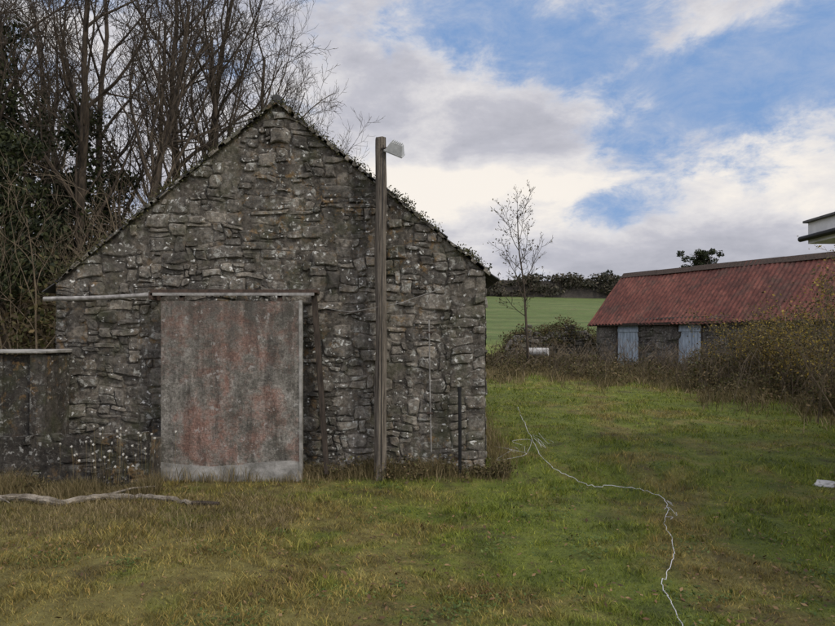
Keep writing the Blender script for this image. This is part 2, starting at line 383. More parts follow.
rubble(mb,(xl+.01,YB+D,0),(0,-1,0),(-1,0,0),D,lambda u: zl-.06,M_stone,seed=12,depth=.035,cu=.09,cv=.06); mb.obj('side_wall_stones',barn)
mortar('side_mortar',(xr-.01,YB+.02,0),(0,1,0),(1,0,0),D,lambda u: zr-.06,M_mort,barn,step=.05,seed=4)
mb=MB()
def slope(x0,z0,x1,z1):
    L=math.hypot(x1-x0,z1-z0); ux,uz=(x1-x0)/L,(z1-z0)/L; nxx,nzz=(-uz,ux) if ux>0 else (uz,-ux)
    if nzz<0: nxx,nzz=-nxx,-nzz
    n=int(L/.22)
    for i in range(-1,n+1):
        a=i*.22; bb=a+.30
        y=YB-.035
        while y<YB+D+.4:
            w=random.uniform(.22,.32); o=random.uniform(0,.012)
            p=[]
            for (t,h) in ((a,.035+o),(min(bb,L+.02),.012+o)):
                p.append((x0+ux*t+nxx*h,z0+uz*t+nzz*h)); p.append((x0+ux*t+nxx*(h-.012),z0+uz*t+nzz*(h-.012)))
            y0=y+(random.uniform(-.02,.04) if y<YB else 0); y1=y+w-.006
            vs=[(p[k][0],yy,p[k][1]) for yy in (y0,y1) for k in (0,2,3,1)]
            mb.add(vs,[(0,1,2,3),(7,6,5,4),(0,4,5,1),(1,5,6,2),(2,6,7,3),(3,7,4,0)],M_slate); y+=w
slope(xl,zl+.01,xa,za+.01); slope(xr,zr+.01,xa,za+.01)
mb.tube([(xa,YB-.04,za+.05),(xa,YB+D+.4,za+.05)],.07,M_slate,8)
mb.obj('slate_roof',barn)
mb=MB()
for side in (0,1):
    x0,z0=(xl,zl) if side==0 else (xr,zr); n=34
    for i in range(n):
        t=(i+random.random()*.6)/n; x=x0+(xa-x0)*t; z=z0+(za-z0)*t
        if random.random()<.25: continue
        w=random.uniform(.05,.12); th=random.uniform(.015,.06); dx=(xa-x0); dz=(za-z0); L=math.hypot(dx,dz); ux,uz=dx/L,dz/L
        vs=[]
        for yy in (YB-.075,YB-.03):
            for (a,h) in ((-w,0),(w,0),(w*.8,th),(-w*.85,th*.8)):
                vs.append((x+ux*a-(uz*h if ux>0 else -uz*h),yy,z+uz*a+abs(ux)*h-.01))
        mb.add(vs,[(3,2,1,0),(4,5,6,7),(0,1,5,4),(1,2,6,5),(2,3,7,6),(3,0,4,7)],M_stone)
mb.obj('verge_stones',barn)
P=[]
for i in range(8000):
    t=random.random(); side=random.random()<.55; x0,z0=(xl,zl) if side else (xr,zr)
    k=noise.noise(Vector((t*9,side*5,0)))
    if k<-.2: continue
    P.append((x0+(xa-x0)*t+random.gauss(0,.03),YB+random.uniform(-.09,.12),z0+(za-z0)*t+.01+random.gauss(.02,.04)+max(0,k)*.1))
leaves('verge_moss',P,.017,M_moss,barn)

# concrete slab sliding door
dr=empty('sliding_door'); YD=8.3
dx0,dx1,dz0,dz1=WX(161,YD),WX(299,YD),WZ(485,YD),WZ(301,YD)
mb=MB(); n=14
zb=dz0+.27
xsn=[dx0+(dx1-dx0)*i/n for i in range(n+1)]
tp=[(x,dz1+random.uniform(-.012,.006)) for x in xsn]
bt=[(x,zb-.05) for x in xsn]
prism([*bt,*tp[::-1]],YD,YD+.09,M_slab); mb.obj('slab_panel',dr)
mb=MB(); bt=[(x,dz0+random.uniform(-.01,.015)) for x in xsn]
tp=[(x,zb+.03*math.sin(x*3)+random.uniform(-.012,.012)) for x in xsn]
prism([*bt,*tp[::-1]],YD-.012,YD+.095,M_pconc); mb.obj('bottom_patch',dr)
mb=MB(); mb.box((dx1+.002,YD-.006,dz0+.02),(dx1+.035,YD+.085,dz1+.01),M_pconc,jit=.003); mb.obj('edge_strip',dr)
mb=MB(); 
for x in (dx0+.25,dx1-.25):
    z=dz1-.01
    mb.box((x-.03,YD+.02,z),(x+.03,YD+.06,z+.09),M_rust)
    mb.tube([(x,YD+.02,z+.08),(x,YD+.08,z+.08)],.03,M_rust,10)
mb.obj('hangers',dr,bevel=.003)

# track / pipes over the door
tr=empty('door_track'); mb=MB(); YT=8.33
a=Vector(W(44,299,YT)); b_=Vector(W(153,295,YT)); mb.tube([a,(a+b_)/2+Vector((0,0,-.01)),b_],.03,M_galv,10)
a=Vector(W(152,292,YT+.03)); b_=Vector(W(318,292,YT+.03))
mb.box((a.x,YT-.01,a.z-.012),(b_.x,YT+.05,a.z+.03),M_rust); mb.box((a.x,YT-.03,a.z-.05),(b_.x-.04,YT-.018,a.z-.013),M_galv)
mb.box((a.x-.02,YT-.03,a.z-.1),(a.x+.03,YB-.02,a.z+.0),M_rust); mb.box((b_.x-.06,YT+.05,a.z-.02),(b_.x-.01,YB,a.z+.03),M_rust)
mb.box((WX(70,YT),YT+.03,WZ(298,YT)-.02),(WX(70,YT)+.04,YB,WZ(298,YT)+.02),M_rust)
mb.obj('rail',tr,bevel=.003)
mb=MB(); a=Vector(W(314,294,8.45)); b_=Vector(W(327,452,8.4)); b_.z=-.06
w=.035
vs=[a+Vector((-w,-.03,0)),a+Vector((w,-.03,0)),a+Vector((w,.04,0)),a+Vector((-w,.04,0)),b_+Vector((-w*.9,-.03,0)),b_+Vector((w*.9,-.03,0)),b_+Vector((w*.9,.04,0)),b_+Vector((-w*.9,.04,0))]
mb.add(vs,[(0,1,2,3),(7,6,5,4),(0,4,5,1),(1,5,6,2),(2,6,7,3),(3,7,4,0)],M_dwood)
mb.obj('leaning_timber_post',bevel=.006)

# lamp pole
lp=empty('floodlight_pole'); YP=8.38; mb=MB(); xb,xt=WX(379,YP),WX(382,YP); zt=WZ(139,YP); nseg=40
vs=[];w=.07
for i in range(nseg+1):
    t=i/nseg; x=xb+(xt-xb)*t+.012*math.sin(t*5)+.006*math.sin(t*17); z=-.3+(zt+.3)*t; ww=w*(1.03-.12*t)*(1+.05*noise.noise(Vector((0,0,t*14))))
    for k in range(24):
        th=2*math.pi*k/24; sq=1/max(abs(math.cos(th)),abs(math.sin(th)))**.55
        r=ww*sq*(1+.09*noise.noise(Vector((k*.7,t*3,3)))-(.14*max(0,noise.noise(Vector((k*7.1,t*2.2,9)))) ))
        vs.append((x+math.cos(th+.4)*r,YP+math.sin(th+.4)*r,z+(random.uniform(-.02,.02) if i==nseg else 0)))
fs=[(i*24+k,i*24+(k+1)%24,(i+1)*24+(k+1)%24,(i+1)*24+k) for i in range(nseg) for k in range(24)]+[tuple(range(nseg*24,nseg*24+24))]
mb.add(vs,fs,M_wood); mb.obj('post',lp)
# lamp: a deep box housing tipped forward and to the right, glass underneath-front
mb=MB(); hx,hz=WX(396,YP),WZ(149,YP); ang=math.radians(-22); rx=math.radians(30)
def LM(q):
    q=Vector(q); y=q.y*math.cos(rx)-q.z*math.sin(rx); z=q.y*math.sin(rx)+q.z*math.cos(rx)
    c,s=math.cos(ang),math.sin(ang); return Vector((hx+q.x*c-z*s,YP-.05+y,hz+q.x*s+z*c))
vs=[(-.075,-.05,.065),(.075,-.05,.065),(.075,.05,.065),(-.075,.05,.065),(-.115,-.085,-.05),(.115,-.085,-.05),(.115,.085,-.05),(-.115,.085,-.05)]
mb.add([LM(q) for q in vs],[(0,1,2,3),(7,6,5,4),(4,5,1,0),(5,6,2,1),(6,7,3,2),(7,4,0,3)],M_lamp)
mb.box((-.125,-.095,-.072),(.125,.095,-.052),M_lamp,LM); mb.box((-.105,-.075,-.077),(.105,.075,-.0725),M_glass,LM)
for k in range(6): mb.box((-.065+k*.024,-.045,.066),(-.059+k*.024,.045,.085),M_lamp,LM)
mb.obj('lamp_head',lp,bevel=.004)
mb=MB(); mb.tube([(xt,YP-.06,zt-.14),(xt+.06,YP-.09,zt-.14),(hx-.02,YP-.02,hz-.0)],.013,M_rust,6); mb.tube([(xt+.02,YP-.09,zt-.1),(xt+.01,YP-.1,zt-.8),(xb+.04,YP-.1,1.6),(xb+.03,YP-.11,.1)],.006,M_black,5)
mb.obj('bracket_and_cable',lp)

# small pipes, wires on wall
mb=MB(); x=WX(429,8.5); mb.tube([(x,8.5,WZ(320,8.5)),(x+.01,8.5,1.2),(x+.03,8.5,WZ(452,8.5))],.009,M_galv,6)
for z in (1.75,.7): mb.box((x-.03,8.49,z),(x+.05,8.56,z+.02),M_rust)
mb.obj('wall_conduit')
mb=MB(); x=WX(460,8.42); mb.tube([(x,8.42,-.1),(x,8.42,.5),(x-.005,8.43,WZ(388,8.42))],.022,M_black,8); mb.tube([(x-.005,8.43,WZ(390,8.42)),(x-.005,8.43,WZ(387,8.42))],.03,M_black,8); mb.obj('black_standpipe')
mb=MB(); mb.tube([W(320,307,8.36),W(350,312,8.36),W(372,308,8.3),W(400,303,8.4),W(437,290,8.5)],.004,M_galv,4); mb.tube([W(322,311,8.4),W(345,313,8.4),W(374,311,8.3)],.0035,M_rust,4); mb.obj('fence_wire_on_wall')

# ------------------------------------------------------------ left: old concrete tank and low wall
tk=empty('concrete_tank'); mb=MB(); Yt=8.0
x0,x1=WX(-110,Yt),WX(46,Yt); zt=WZ(350,Yt)
mb.box((x0,Yt,-.25),(x1,Yt+.12,zt-.05),M_dconc,jit=.01); mb.box((x0,Yt+.121,-.25),(x0+.12,YB+.6,zt-.05),M_dconc); mb.box((x1-.12,Yt+.121,-.25),(x1-.003,YB-.05,zt-.05),M_dconc)
mb.box((x1-.18,Yt-.05,-.25),(x1+.012,Yt-.002,zt-.05),M_dconc,jit=.01); mb.box((x1-.62,Yt-.035,-.25),(x1-.52,Yt-.002,zt-.05),M_dconc,jit=.008)
mb.obj('tank_walls',tk,bevel=.012)
mb=MB(); mb.box((x0-.05,Yt-.08,zt-.048),(x1+.04,YB-.06,zt+.0),M_pconc,jit=.01); mb.obj('cover_slab',tk,bevel=.01)
lw=empty('low_stone_wall'); mb=MB(); Yl=7.95; xe=WX(150,Yl); xw=WX(-110,Yl)
lt=lambda u: WZ(434,Yl)+.03*math.sin(u*4)-.04*math.sin(u*1.3)
rubble(mb,(xw,Yl-.02,0),(1,0,0),(0,-1,0),xe-xw,lt,M_dconc,seed=21,depth=.045,cu=.1,cv=.07,quoin=0)
mb.box((xw,Yl-.02,-.3),(xe,Yl+.04,WZ(434,Yl)-.03),M_dconc); mb.box((x1+.02,Yl+.04,-.3),(xe,YB-.1,WZ(440,Yl)-.02),M_mort)
mb.obj('stones',lw)
mortar('pointing',(xw,Yl-.02,0),(1,0,0),(0,-1,0),xe-xw,lt,M_dconc,lw,seed=8,lo=.012,hi=.03)
mb=MB()
for i in range(44):
    px=random.gauss(105,25); py=random.uniform(425,468); Y=random.uniform(7.5,7.8); h=Vector(W(px,py,Y)); g=float(gz(h.x,Y))
    mb.tube([(h.x+random.uniform(-.06,.06),Y,g),(h.x+random.uniform(-.03,.03),Y,(g+h.z)/2),(h.x,Y,h.z)],.0015,M_straw,3)
    for k in range(26):
        d=Vector([random.gauss(0,1) for _ in range(3)]).normalized()*random.uniform(.01,.02); mb.tube([h,h+d],[.004,.001],M_seed,3,False)
mb.obj('weed_seed_heads')

# ------------------------------------------------------------ tin roofed shed
sh=empty('tin_roof_shed'); A=Vector((7.4,27.0,0)); U=Vector((4.77,-7.9,0)).normalized(); Vb=Vector((-U.y,U.x,0))
if Vb.x<0: Vb=-Vb
Nf=-Vb; Ls=15.0; wd=1.95; ze=2.42; zrg=4.38; zg=.1
def SP(u,v,z): return A+U*u+Vb*v+Vector((0,0,z))
def sbox(mb,u0,u1,v0,v1,z0,z1,mat,j=0): mb.box((u0,v0,z0),(u1,v1,z1),mat,lambda q: SP(q.x,q.y,q.z),j)
doors=[(.115*9.2,.238*9.2),(.422*9.2,.532*9.2)]; dzt=2.3
mb=MB()
segs=[0]+[q for d in doors for q in d]+[Ls]
for i in range(0,len(segs),2): sbox(mb,segs[i],segs[i+1],0,.4,zg-.3,dzt,M_shedst)
sbox(mb,0,Ls,.001,.4,dzt,ze,M_shedst); sbox(mb,0,Ls,2*wd-.4,2*wd,zg-.3,ze,M_shedst)
for u in (0,Ls-.4):
    n=[SP(u,.401,zg-.3),SP(u,2*wd-.401,zg-.3),SP(u,2*wd-.401,ze+.3),SP(u,wd,zrg-.08),SP(u,.401,ze+.3)]; n2=[q+U*.4 for q in n]
    mb.add(n+n2,[(0,1,2,3,4),(9,8,7,6,5)]+[(i,i+5,(i+1)%5+5,(i+1)%5) for i in range(5)],M_shedst)
mb.obj('walls',sh)
ssk=lambda u,v: any(a-.08<u<b_+.08 for a,b_ in doors) and v<dzt
mb=MB(); rubble(mb,SP(0,0,0),U,Nf,Ls,lambda u: ze-.05,M_shedst,cu=.15,cv=.1,vmin=zg-.2,skip=ssk,seed=31,depth=.05,gap=.01); mb.obj('wall_stones',sh)
mortar('wall_render',SP(0,0,0),U,Nf,Ls,lambda u: ze-.05,M_shedst,sh,step=.06,vmin=zg-.2,skip=ssk,lo=.005,hi=.03,seed=31)
mb=MB()
for a,b_ in doors:
    n=7
    for i in range(n):
        ua=a+.05+(b_-a-.1)*i/n; ub=a+.05+(b_-a-.1)*(i+1)/n-.012; sbox(mb,ua,ub,.0+random.uniform(-.004,.004),.04,.42+random.uniform(0,.03),dzt-.06,M_blue)
    for z in (.75,1.9): sbox(mb,a+.06,b_-.06,-.03,-.006,z,z+.1,M_blue)
    sbox(mb,a-.0,a+.045,-.03,.1,.3,dzt,M_dwood); sbox(mb,b_-.045,b_,-.03,.1,.3,dzt,M_dwood); sbox(mb,a+.046,b_-.046,-.03,.1,dzt-.055,dzt,M_dwood)
mb.obj('doors',sh)
for nm,v0,v1 in (('roof_front',-.22,wd),('roof_back',2*wd+.22,wd)):
    per=.17; nu=int((Ls+.6)/per*6); rows=[]
    sl=(zrg-ze)/wd
    for r in range(9):
        t=r/8; v=v0+(v1-v0)*t; z=zrg-abs(wd-v)*sl
        st=.012*(1 if r<4 else 0)
        for i in range(nu+1):
            u=-.3+(Ls+.6)*i/nu; h=.022*math.cos(2*math.pi*i/6)+.03*math.sin(u*1.1+t*2)+.035*noise.noise(Vector((int(u/.75)+.5,t*1.5+.3,0.4)))-st
            rows.append(tuple(SP(u,v-(.07*noise.noise(Vector((int(u/.75)*3.1+.2,7.3,0.6))) if r==0 else 0),z+h)))
    fs=[(r*(nu+1)+i,r*(nu+1)+i+1,(r+1)*(nu+1)+i+1,(r+1)*(nu+1)+i) for r in range(8) for i in range(nu)]
    mb=MB(); mb.add(rows,fs,M_tin); o=mb.obj(nm,sh,smooth=True)
mb=MB(); 
for i in range(9):
    u=-.33+i*(Ls+.66)/9; 
    n=[SP(u,wd-.2,zrg-.15),SP(u,wd,zrg+.06),SP(u,wd+.2,zrg-.15)]; n2=[q+U*((Ls+.66)/9+.02) for q in n]; k=.02*random.random()
    mb.add([q+Vector((0,0,k)) for q in n+n2],[(0,1,4,3),(1,2,5,4)],M_rust)
sbox(mb,-.3,Ls+.3,-.2,-.16,ze-.28,ze-.18,M_dwood)
mb.obj('ridge_cap',sh)

# ------------------------------------------------------------ house at the right edge
hs=empty('white_eaved_house'); mb=MB(); Yh=9.3
hx0=WX(808,Yh); z0,z1=WZ(244,Yh),WZ(223,Yh)
mb.box((hx0,2,z0),(hx0+.03,Yh,z1),M_white); mb.box((hx0+.031,Yh-.03,z0),(12,Yh,z1),M_white); mb.box((hx0+.031,2,z0+.01),(12,Yh-.031,z0+.03),M_white)
mb.obj('fascia',hs,bevel=.004)
mb=MB(); mb.box((hx0-.05,2,z1+.001),(12,Yh+.05,z1+.035),M_grey); mb.obj('flat_roof',hs,bevel=.006)
mb=MB(); mb.tube([(hx0-.05,7.5,z0+.08),(hx0-.05,Yh+.1,z0+.08)],.04,M_black,10); mb.obj('gutter',hs,smooth=False)
mb=MB(); mb.box((hx0+.95,2,-.3),(12,Yh-.5,z0+.009),M_plaster); mb.obj('wall',hs)

# ------------------------------------------------------------ ruined field wall
mb=MB(); a=Vector((WX(505,27.5),27.5,0)); b_=Vector((WX(597,30.5),30.5,0)); L=(b_-a).length; dU=(b_-a).normalized(); dN=Vector((dU.y,-dU.x,0))
hf=lambda u: .6+1.5*min(1,.35+u*.5)+.22*math.sin(u*2.1)+.1*math.sin(u*5.3)
rubble(mb,a,dU,dN,L,hf,M_shedst,cu=.15,cv=.11,vmin=.1,seed=41,depth=.12,gap=.012)
for i in range(12):
    u0=L*i/12; u1=L*(i+1)/12; 
    mb.box((u0,.02,.2),(u1,.5,min(hf(u0),hf(u1))-.1),M_dark,lambda q: a+dU*q.x-dN*q.y+Vector((0,0,q.z)))
mb.obj('ruined_field_wall')
cs=[]
for i in range(80):
    u=random.uniform(-.8,L); q=a+dU*u-dN*random.uniform(-.2,.6); cs.append((q.x,q.y,(hf(max(u,0)) if u>0 else 1)+random.uniform(-.7,.15),.5,.35,.25))
leaves('bramble_on_wall',clumps(cs,9000),.05,M_bramble)

tb=empty('oil_drum'); q=Vector(W(538,352,25)); mb=MB(); ax=Vector((.9,-.35,0)).normalized()
prof=[(-.5,.17),(-.48,.2),(-.18,.2),(-.17,.212),(-.15,.2),(.15,.2),(.17,.212),(.18,.2),(.48,.2),(.5,.17)]
mb.tube([q+ax*t*.8 for t,r in prof],[r*.8 for t,r in prof],M_bale,18); mb.obj('drum_body',tb,smooth=False)

# ------------------------------------------------------------ trees
def grow(mb,mat,p,d,L,r,counts,lev=0,tips=None,up=.12,wob=.18,spread=.8,rmin=.006,R=random,lr=(.42,.68)):
    n=max(3,int(8-lev*1.6)); pts=[Vector(p)]; d=Vector(d).normalized(); dirs=[d.copy()]
    for i in range(n):
        d=(d+Vector((R.gauss(0,wob),R.gauss(0,wob),R.gauss(0,wob*.6)))*(.5 if lev==0 else 1)+Vector((0,0,up))).normalized()
        pts.append(pts[-1]+d*L/n); dirs.append(d.copy())
    rend=max(rmin*.6,r*(.22 if lev else .3)); rad=[r+(rend-r)*(i/n) for i in range(n+1)]
    sides=8 if lev==0 else (5 if lev==1 else 3)
    mb.tube(pts,rad,mat,sides,False)
    if lev>=len(counts):
        if tips is not None: tips.extend([pts[-1],pts[len(pts)//2]])
        return
    c=counts[lev]
    for k in range(c):
        t0=.28 if lev==0 else .15
        t=t0+(1-t0)*((k+R.random())/c); i=min(n-1,int(t*n)); f=t*n-i
        pp=pts[i].lerp(pts[i+1],f); rr=rad[i]+(rad[i+1]-rad[i])*f
        ph=k*2.4+R.uniform(-.6,.6); o=dirs[i].orthogonal().normalized(); o2=dirs[i].cross(o)
        sp=spread*R.uniform(.6,1.25)
        dd=(dirs[i]*math.cos(sp)+(o*math.cos(ph)+o2*math.sin(ph))*math.sin(sp)).normalized()
        grow(mb,mat,pp,dd,L*R.uniform(*lr)*(1.0-.35*t),max(rmin,rr*R.uniform(.45,.7)),counts,lev+1,tips,up,wob,spread,rmin,R,lr)
treemesh=[]
for k in range(5):
    R=random.Random(100+k); mb=MB(); tips=[]
    grow(mb,M_bark,(0,0,-.3),(R.uniform(-.08,.08),R.uniform(-.08,.08),1),10,.15,(12,7,6,4),0,tips,up=.10,wob=.17,spread=.75,rmin=.006,R=R,lr=(.38,.6))
    me=bpy.data.meshes.new('bare_tree'); me.from_pydata(mb.v,[],mb.f); me.materials.append(M_bark); me.update(); treemesh.append(me)
spots=[(8,17,12.5),(40,21,14),(78,18,12.5),(112,22,14),(140,16.5,12),(165,20,13.5),(200,24,14),(228,19,11.3),(258,22,11.4),(290,25,10.4),(-45,18,13),(60,27,15),(150,28,15),(20,30,15),(-110,20,13),(310,28,9.3)]
TB=[]
for i,(px,Y,h) in enumerate(spots):
    x=WX(px,Y); o=bpy.data.objects.new('bare_tree',treemesh[i%5]); C.objects.link(o)
    s=h/10.3; o.location=(x,Y,float(gz(x,Y))); o.scale=(s*.85,s*.85,s); o.rotation_euler=(0,0,i*1.9); TB.append((x,Y,h))
cs=[]
for (x,Y,h) in [TB[0],TB[1],TB[2],TB[10],TB[11],TB[13],TB[3],TB[14]]:
    hh=random.uniform(.5,.8)*h
    for k in range(16):
        t=k/16; cs.append((x+random.uniform(-.3,.3),Y+random.uniform(-.3,.3),1+hh*t,.6*(1.2-t*.6),.6*(1.2-t*.6),.5))
leaves('ivy_on_trees',clumps(cs,28000),.07,M_ivy)
for j,(px,Y,h,w) in enumerate([(18,15,6.6,1.5),(-50,16,7.5,2.0),(62,19,7.6,1.5),(-130,17,7,2.4)]):
    x=WX(px,Y); g=float(gz(x,Y)); R=random.Random(j+5); mb=MB(); tips=[]
    grow(mb,M_bark,(x,Y,g-.2),(0,0,1),h*.9,.16,(14,6,3),0,tips,up=.02,wob=.12,spread=1.1,R=R,lr=(.28,.4)); par=empty('evergreen_tree'); mb.obj('trunk',par)
    cs=[(q.x,q.y,q.z,.45,.45,.3) for q in tips[::5]]
    leaves('foliage',clumps(cs,14000),.065,M_ivy,par)
cs=[]
for i in range(150):
    Y=random.uniform(13,24); px=random.uniform(-120,130); x=WX(px,Y); cs.append((x,Y,random.uniform(.3,3.2),.9,.9,.8))
leaves('undergrowth',clumps(cs,32000),.06,M_brush)
mb=MB(); R=random.Random(55)
for i in range(50):
    Y=R.uniform(12.5,20); px=R.uniform(-60,215); x=WX(px,Y); g=float(gz(x,Y))
    if x>xl-.4 and Y<YB+D+.8: continue
    grow(mb,M_bark2,(x,Y,g),(R.uniform(-.3,.3),R.uniform(-.3,.3),1),R.uniform(3,5),.025,(7,4,2),0,None,up=.05,wob=.2,spread=.6,rmin=.004,R=R)
mb.obj('hazel_thicket')
par=empty('young_ash_tree'); mb=MB(); tips=[]; Y=24; x=WX(529,Y); g=float(gz(x,Y))
grow(mb,M_bark,(x,Y,g-.1),(-.02,0,1),WZ(203,Y)-g,.055,(14,7,4),0,tips,up=.11,wob=.1,spread=.8,rmin=.008,R=random.Random(71),lr=(.32,.43)); mb.obj('trunk',par)
leaves('leaves',np.array([tuple(q+Vector([random.gauss(0,.08) for _ in range(3)])) for q in random.sample(tips,min(len(tips),420))]),.045,M_brush,par)
par=empty('elder_shrub'); mb=MB(); tips=[]; Y=16.5; x=WX(466,Y)
for k in range(4): grow(mb,M_bark,(x+random.uniform(-.2,.2),Y,0),(random.uniform(-.15,.15),0,1),WZ(244,Y)*.86,.04,(8,5,3),0,tips,up=.08,spread=.6,R=random.Random(80+k),lr=(.22,.34))
mb.obj('stems',par); leaves('leaves',clumps([(q.x,q.y,q.z,.1,.1,.1) for q in tips if q.z>1.5],3800),.045,M_ivy,par)
for (px,Y,hpy,nst,sd,nl) in ((770,17.5,310,10,90,1900),(800,16,325,9,91,1300),(748,18.5,325,9,95,900),(832,13.5,254,9,92,1500),(850,12,285,7,93,900),(720,19.5,350,6,97,300)):
    par=empty('willow_bush'); mb=MB(); tips=[]; x=WX(px,Y); g=float(gz(x,Y)); R=random.Random(sd)
    for k in range(nst): grow(mb,M_bark2,(x+R.uniform(-.5,.5),Y+R.uniform(-.3,.3),g),(R.uniform(-.5,.5),R.uniform(-.4,.4),1),(WZ(hpy,Y)-g)*R.uniform(.6,1.05),.016,(8,4,3),0,tips,up=.05,spread=.6,rmin=.004,R=R,lr=(.3,.5))
    mb.obj('stems',par); tt=[random.choice(tips) for _ in range(nl)]
    leaves('leaves',np.array([tuple(q+Vector([random.gauss(0,.09) for _ in range(3)])) for q in tt]),.03,M_yellow,par)
    leaves('brown_leaves',np.array([tuple(random.choice(tips)+Vector([random.gauss(0,.16) for _ in range(3)])) for q in range(nl*2)]),.028,M_bramble,par)
def front(px): return 22.4-7.7*max(0,min(1,(px-590)/235))+.9*math.sin(px*.05)+.6*math.sin(px*.13+1)+.4*math.sin(px*.31)
cs=[]
for i in range(520):
    px=485+370*random.random()**.8; Y=front(px)+random.uniform(0,4.6)*(1 if px>600 else .8)-(random.random()**3)*2.4; x=WX(px,Y); q=(Vector((x,Y,0))-A).dot(Vb)
    if q>-.4 or Y>26.8: continue
    g=float(gz(x,Y)); k=random.random()**2; hgt=(.1+.55*k)*(1.4 if px>690 else .85); cs.append((x,Y,g+.03+hgt*.5,random.uniform(.2,.65),random.uniform(.2,.55),hgt*.8))
leaves('bramble_scrub',clumps(cs,56000),.04,M_bramble)
mb=MB(); R=random.Random(8)
for i in range(900):
    c_=R.choice(cs); x,Y=c_[0]+R.uniform(-.5,.5),c_[1]+R.uniform(-.4,.4); g=float(gz(x,Y)); h=R.uniform(.3,1.25); dx=R.uniform(-.6,.6)
    mb.tube([(x,Y,g),(x+dx*.4,Y,g+h*.8),(x+dx*.8,Y+.1,g+h),(x+dx*1.3,Y+.1,g+h*.7)],[.008,.007,.006,.003],M_bark2,3,False)
mb.obj('bramble_canes')
cs=[]
for i in range(70):
    px=random.uniform(484,600); Y=random.uniform(24,27); x=WX(px,Y); cs.append((x,Y,float(gz(x,Y))+.15,.6,.5,random.uniform(.2,.55)))
leaves('bracken_patch',clumps(cs,14000),.05,M_brush)
# nettles and dead weeds along the foot of the barn and tank
cs=[]
for i in range(60):
    x=random.choice([random.uniform(dx1+.1,xr+.15),random.uniform(WX(-40,7.7),xe),random.uniform(xr-1.3,xr+.25)]); Y=(YB-.12 if x>dx1 else 7.8)-abs(random.gauss(0,.09))
    h=random.uniform(.05,.2); cs.append((x,Y,float(gz(x,Y))+h*.6,random.uniform(.08,.2),.08,h))
leaves('wall_foot_weeds',clumps(cs,4200),.02,M_bramble)
# far hedge on its bank
cs=[]
for i in range(1100):
    x=random.uniform(-60,150); t=random.random(); cs.append((x,92+random.uniform(-1,1)*1.5,float(gz(x,92))+.1+t*2.5+.25*math.sin(x*.35)+.2*math.sin(x*1.3),1.5,1.2,.6))
leaves('hilltop_hedge',clumps(cs,90000),.24,M_hedge)
mb=MB(); R=random.Random(3)
for i in range(90):
    x=-60+i*2.33; x2=x+2.33; z=float(gz(x,92)); z2=float(gz(x2,92))
    vs=[(x,90.8,z-.5),(x2,90.8,z2-.5),(x2,92.2,z2+2.1),(x,92.2,z+2.1),(x2,93.8,z2-.5),(x,93.8,z-.5)]
    mb.add(vs,[(0,1,2,3),(3,2,4,5)],M_dark)
mb.obj('hedge_bank')
for (px,py0,py1,wpx,sd,nm) in ((703,246,275,24,1,'hawthorn_tree'),(607,269,280,6,2,'hawthorn_tree')):
    Y=96; par=empty(nm); x=WX(px,Y); zt=WZ(py0,Y); mb=MB(); tips=[]; R=random.Random(sd); w=wpx/F*Y
    hh=zt-7.6
    grow(mb,M_bark,(x,Y,7.4),(-.1,0,1),hh*.75,.25*hh/6,(10,5,3),0,tips,up=.04,spread=.95,rmin=.03,R=R,lr=(.4,.6)); mb.obj('trunk',par)
    cs=[(x+R.gauss(0,.42)*w,Y+R.uniform(-1,1),7.6+hh*(.5+.40*R.random()),w*.15,1,hh*.07) for k in range(44)]
    leaves('foliage',clumps(cs,4600 if wpx>10 else 300),.17,M_ivy,par)

# ------------------------------------------------------------ grass
def infoot(X,Y): return ((X>xl-.02)&(X<xr+.03)&(Y>YB-.03)&(Y<YB+D+.4))|((X>dx0)&(X<dx1+.03)&(Y>YD-.02)&(Y<YB))|((X<xe)&(Y>Yl-.05)&(Y<YB+.6))
n=340000
r=rng.uniform(0,1,n); Y=3.0*(22/3.0)**(r**.92); X=rng.uniform(-1,1,n)*(.74*Y+.8)
k=~infoot(X,Y); X=X[k];Y=Y[k]
tuft=.5+.5*np.sin(X*2.3+np.sin(Y*1.9)*1.5)*np.sin(Y*2.7+np.sin(X*1.3)*2)
t2=.5+.5*np.sin(X*7.3+np.sin(Y*6)*2)*np.sin(Y*8.1+np.sin(X*5)*2)
h=rng.uniform(.018,.055,len(X))*(.4+.9*tuft**2+1.0*t2**3)*(1+Y*.02); w=(.0032+.00065*Y)*rng.uniform(.7,1.3,len(X))
blades('grass',X,Y,h,w,M_grass,1.3)
U_=random.uniform
pt=[]
pt+= [(U_(xl,xr+.3),YB-abs(random.gauss(0,.12))-.06) for _ in range(9000)]
pt+= [(U_(WX(-60,7.8),xe+.2),7.85-abs(random.gauss(0,.22))) for _ in range(7500)]
pt+= [(U_(dx0-.1,dx1+.3),YD-.03-abs(random.gauss(0,.05))) for _ in range(400)]
pt+= [(xr+.1+abs(random.gauss(0,.2)),U_(YB,YB+D)) for _ in range(3000)]
pt=np.array(pt); X,Y=pt[:,0],pt[:,1]; k=~infoot(X,Y); X=X[k];Y=Y[k]
tf=np.clip(.5+.5*np.sin(X*5.1+1)*np.sin(X*2.3),0.1,1)
blades('long_dead_grass',X,Y,rng.uniform(.06,.26,len(X))*(.4+tf),np.full(len(X),.006),M_straw,.7)
pt=np.array([(U_(WX(-60,6.6),WX(300,6.8)),6.9+random.gauss(0,.5)) for _ in range(12000)]); X,Y=pt[:,0],pt[:,1]
blades('dry_grass_tufts',X,Y,rng.uniform(.03,.1,len(X)),np.full(len(X),.006),M_straw,1.0)
pt=[]
for _ in range(40000):
    px=U_(485,860); Y=front(px)+random.gauss(.2,1.3)+random.uniform(-.8,2); pt.append((WX(px,Y),Y))
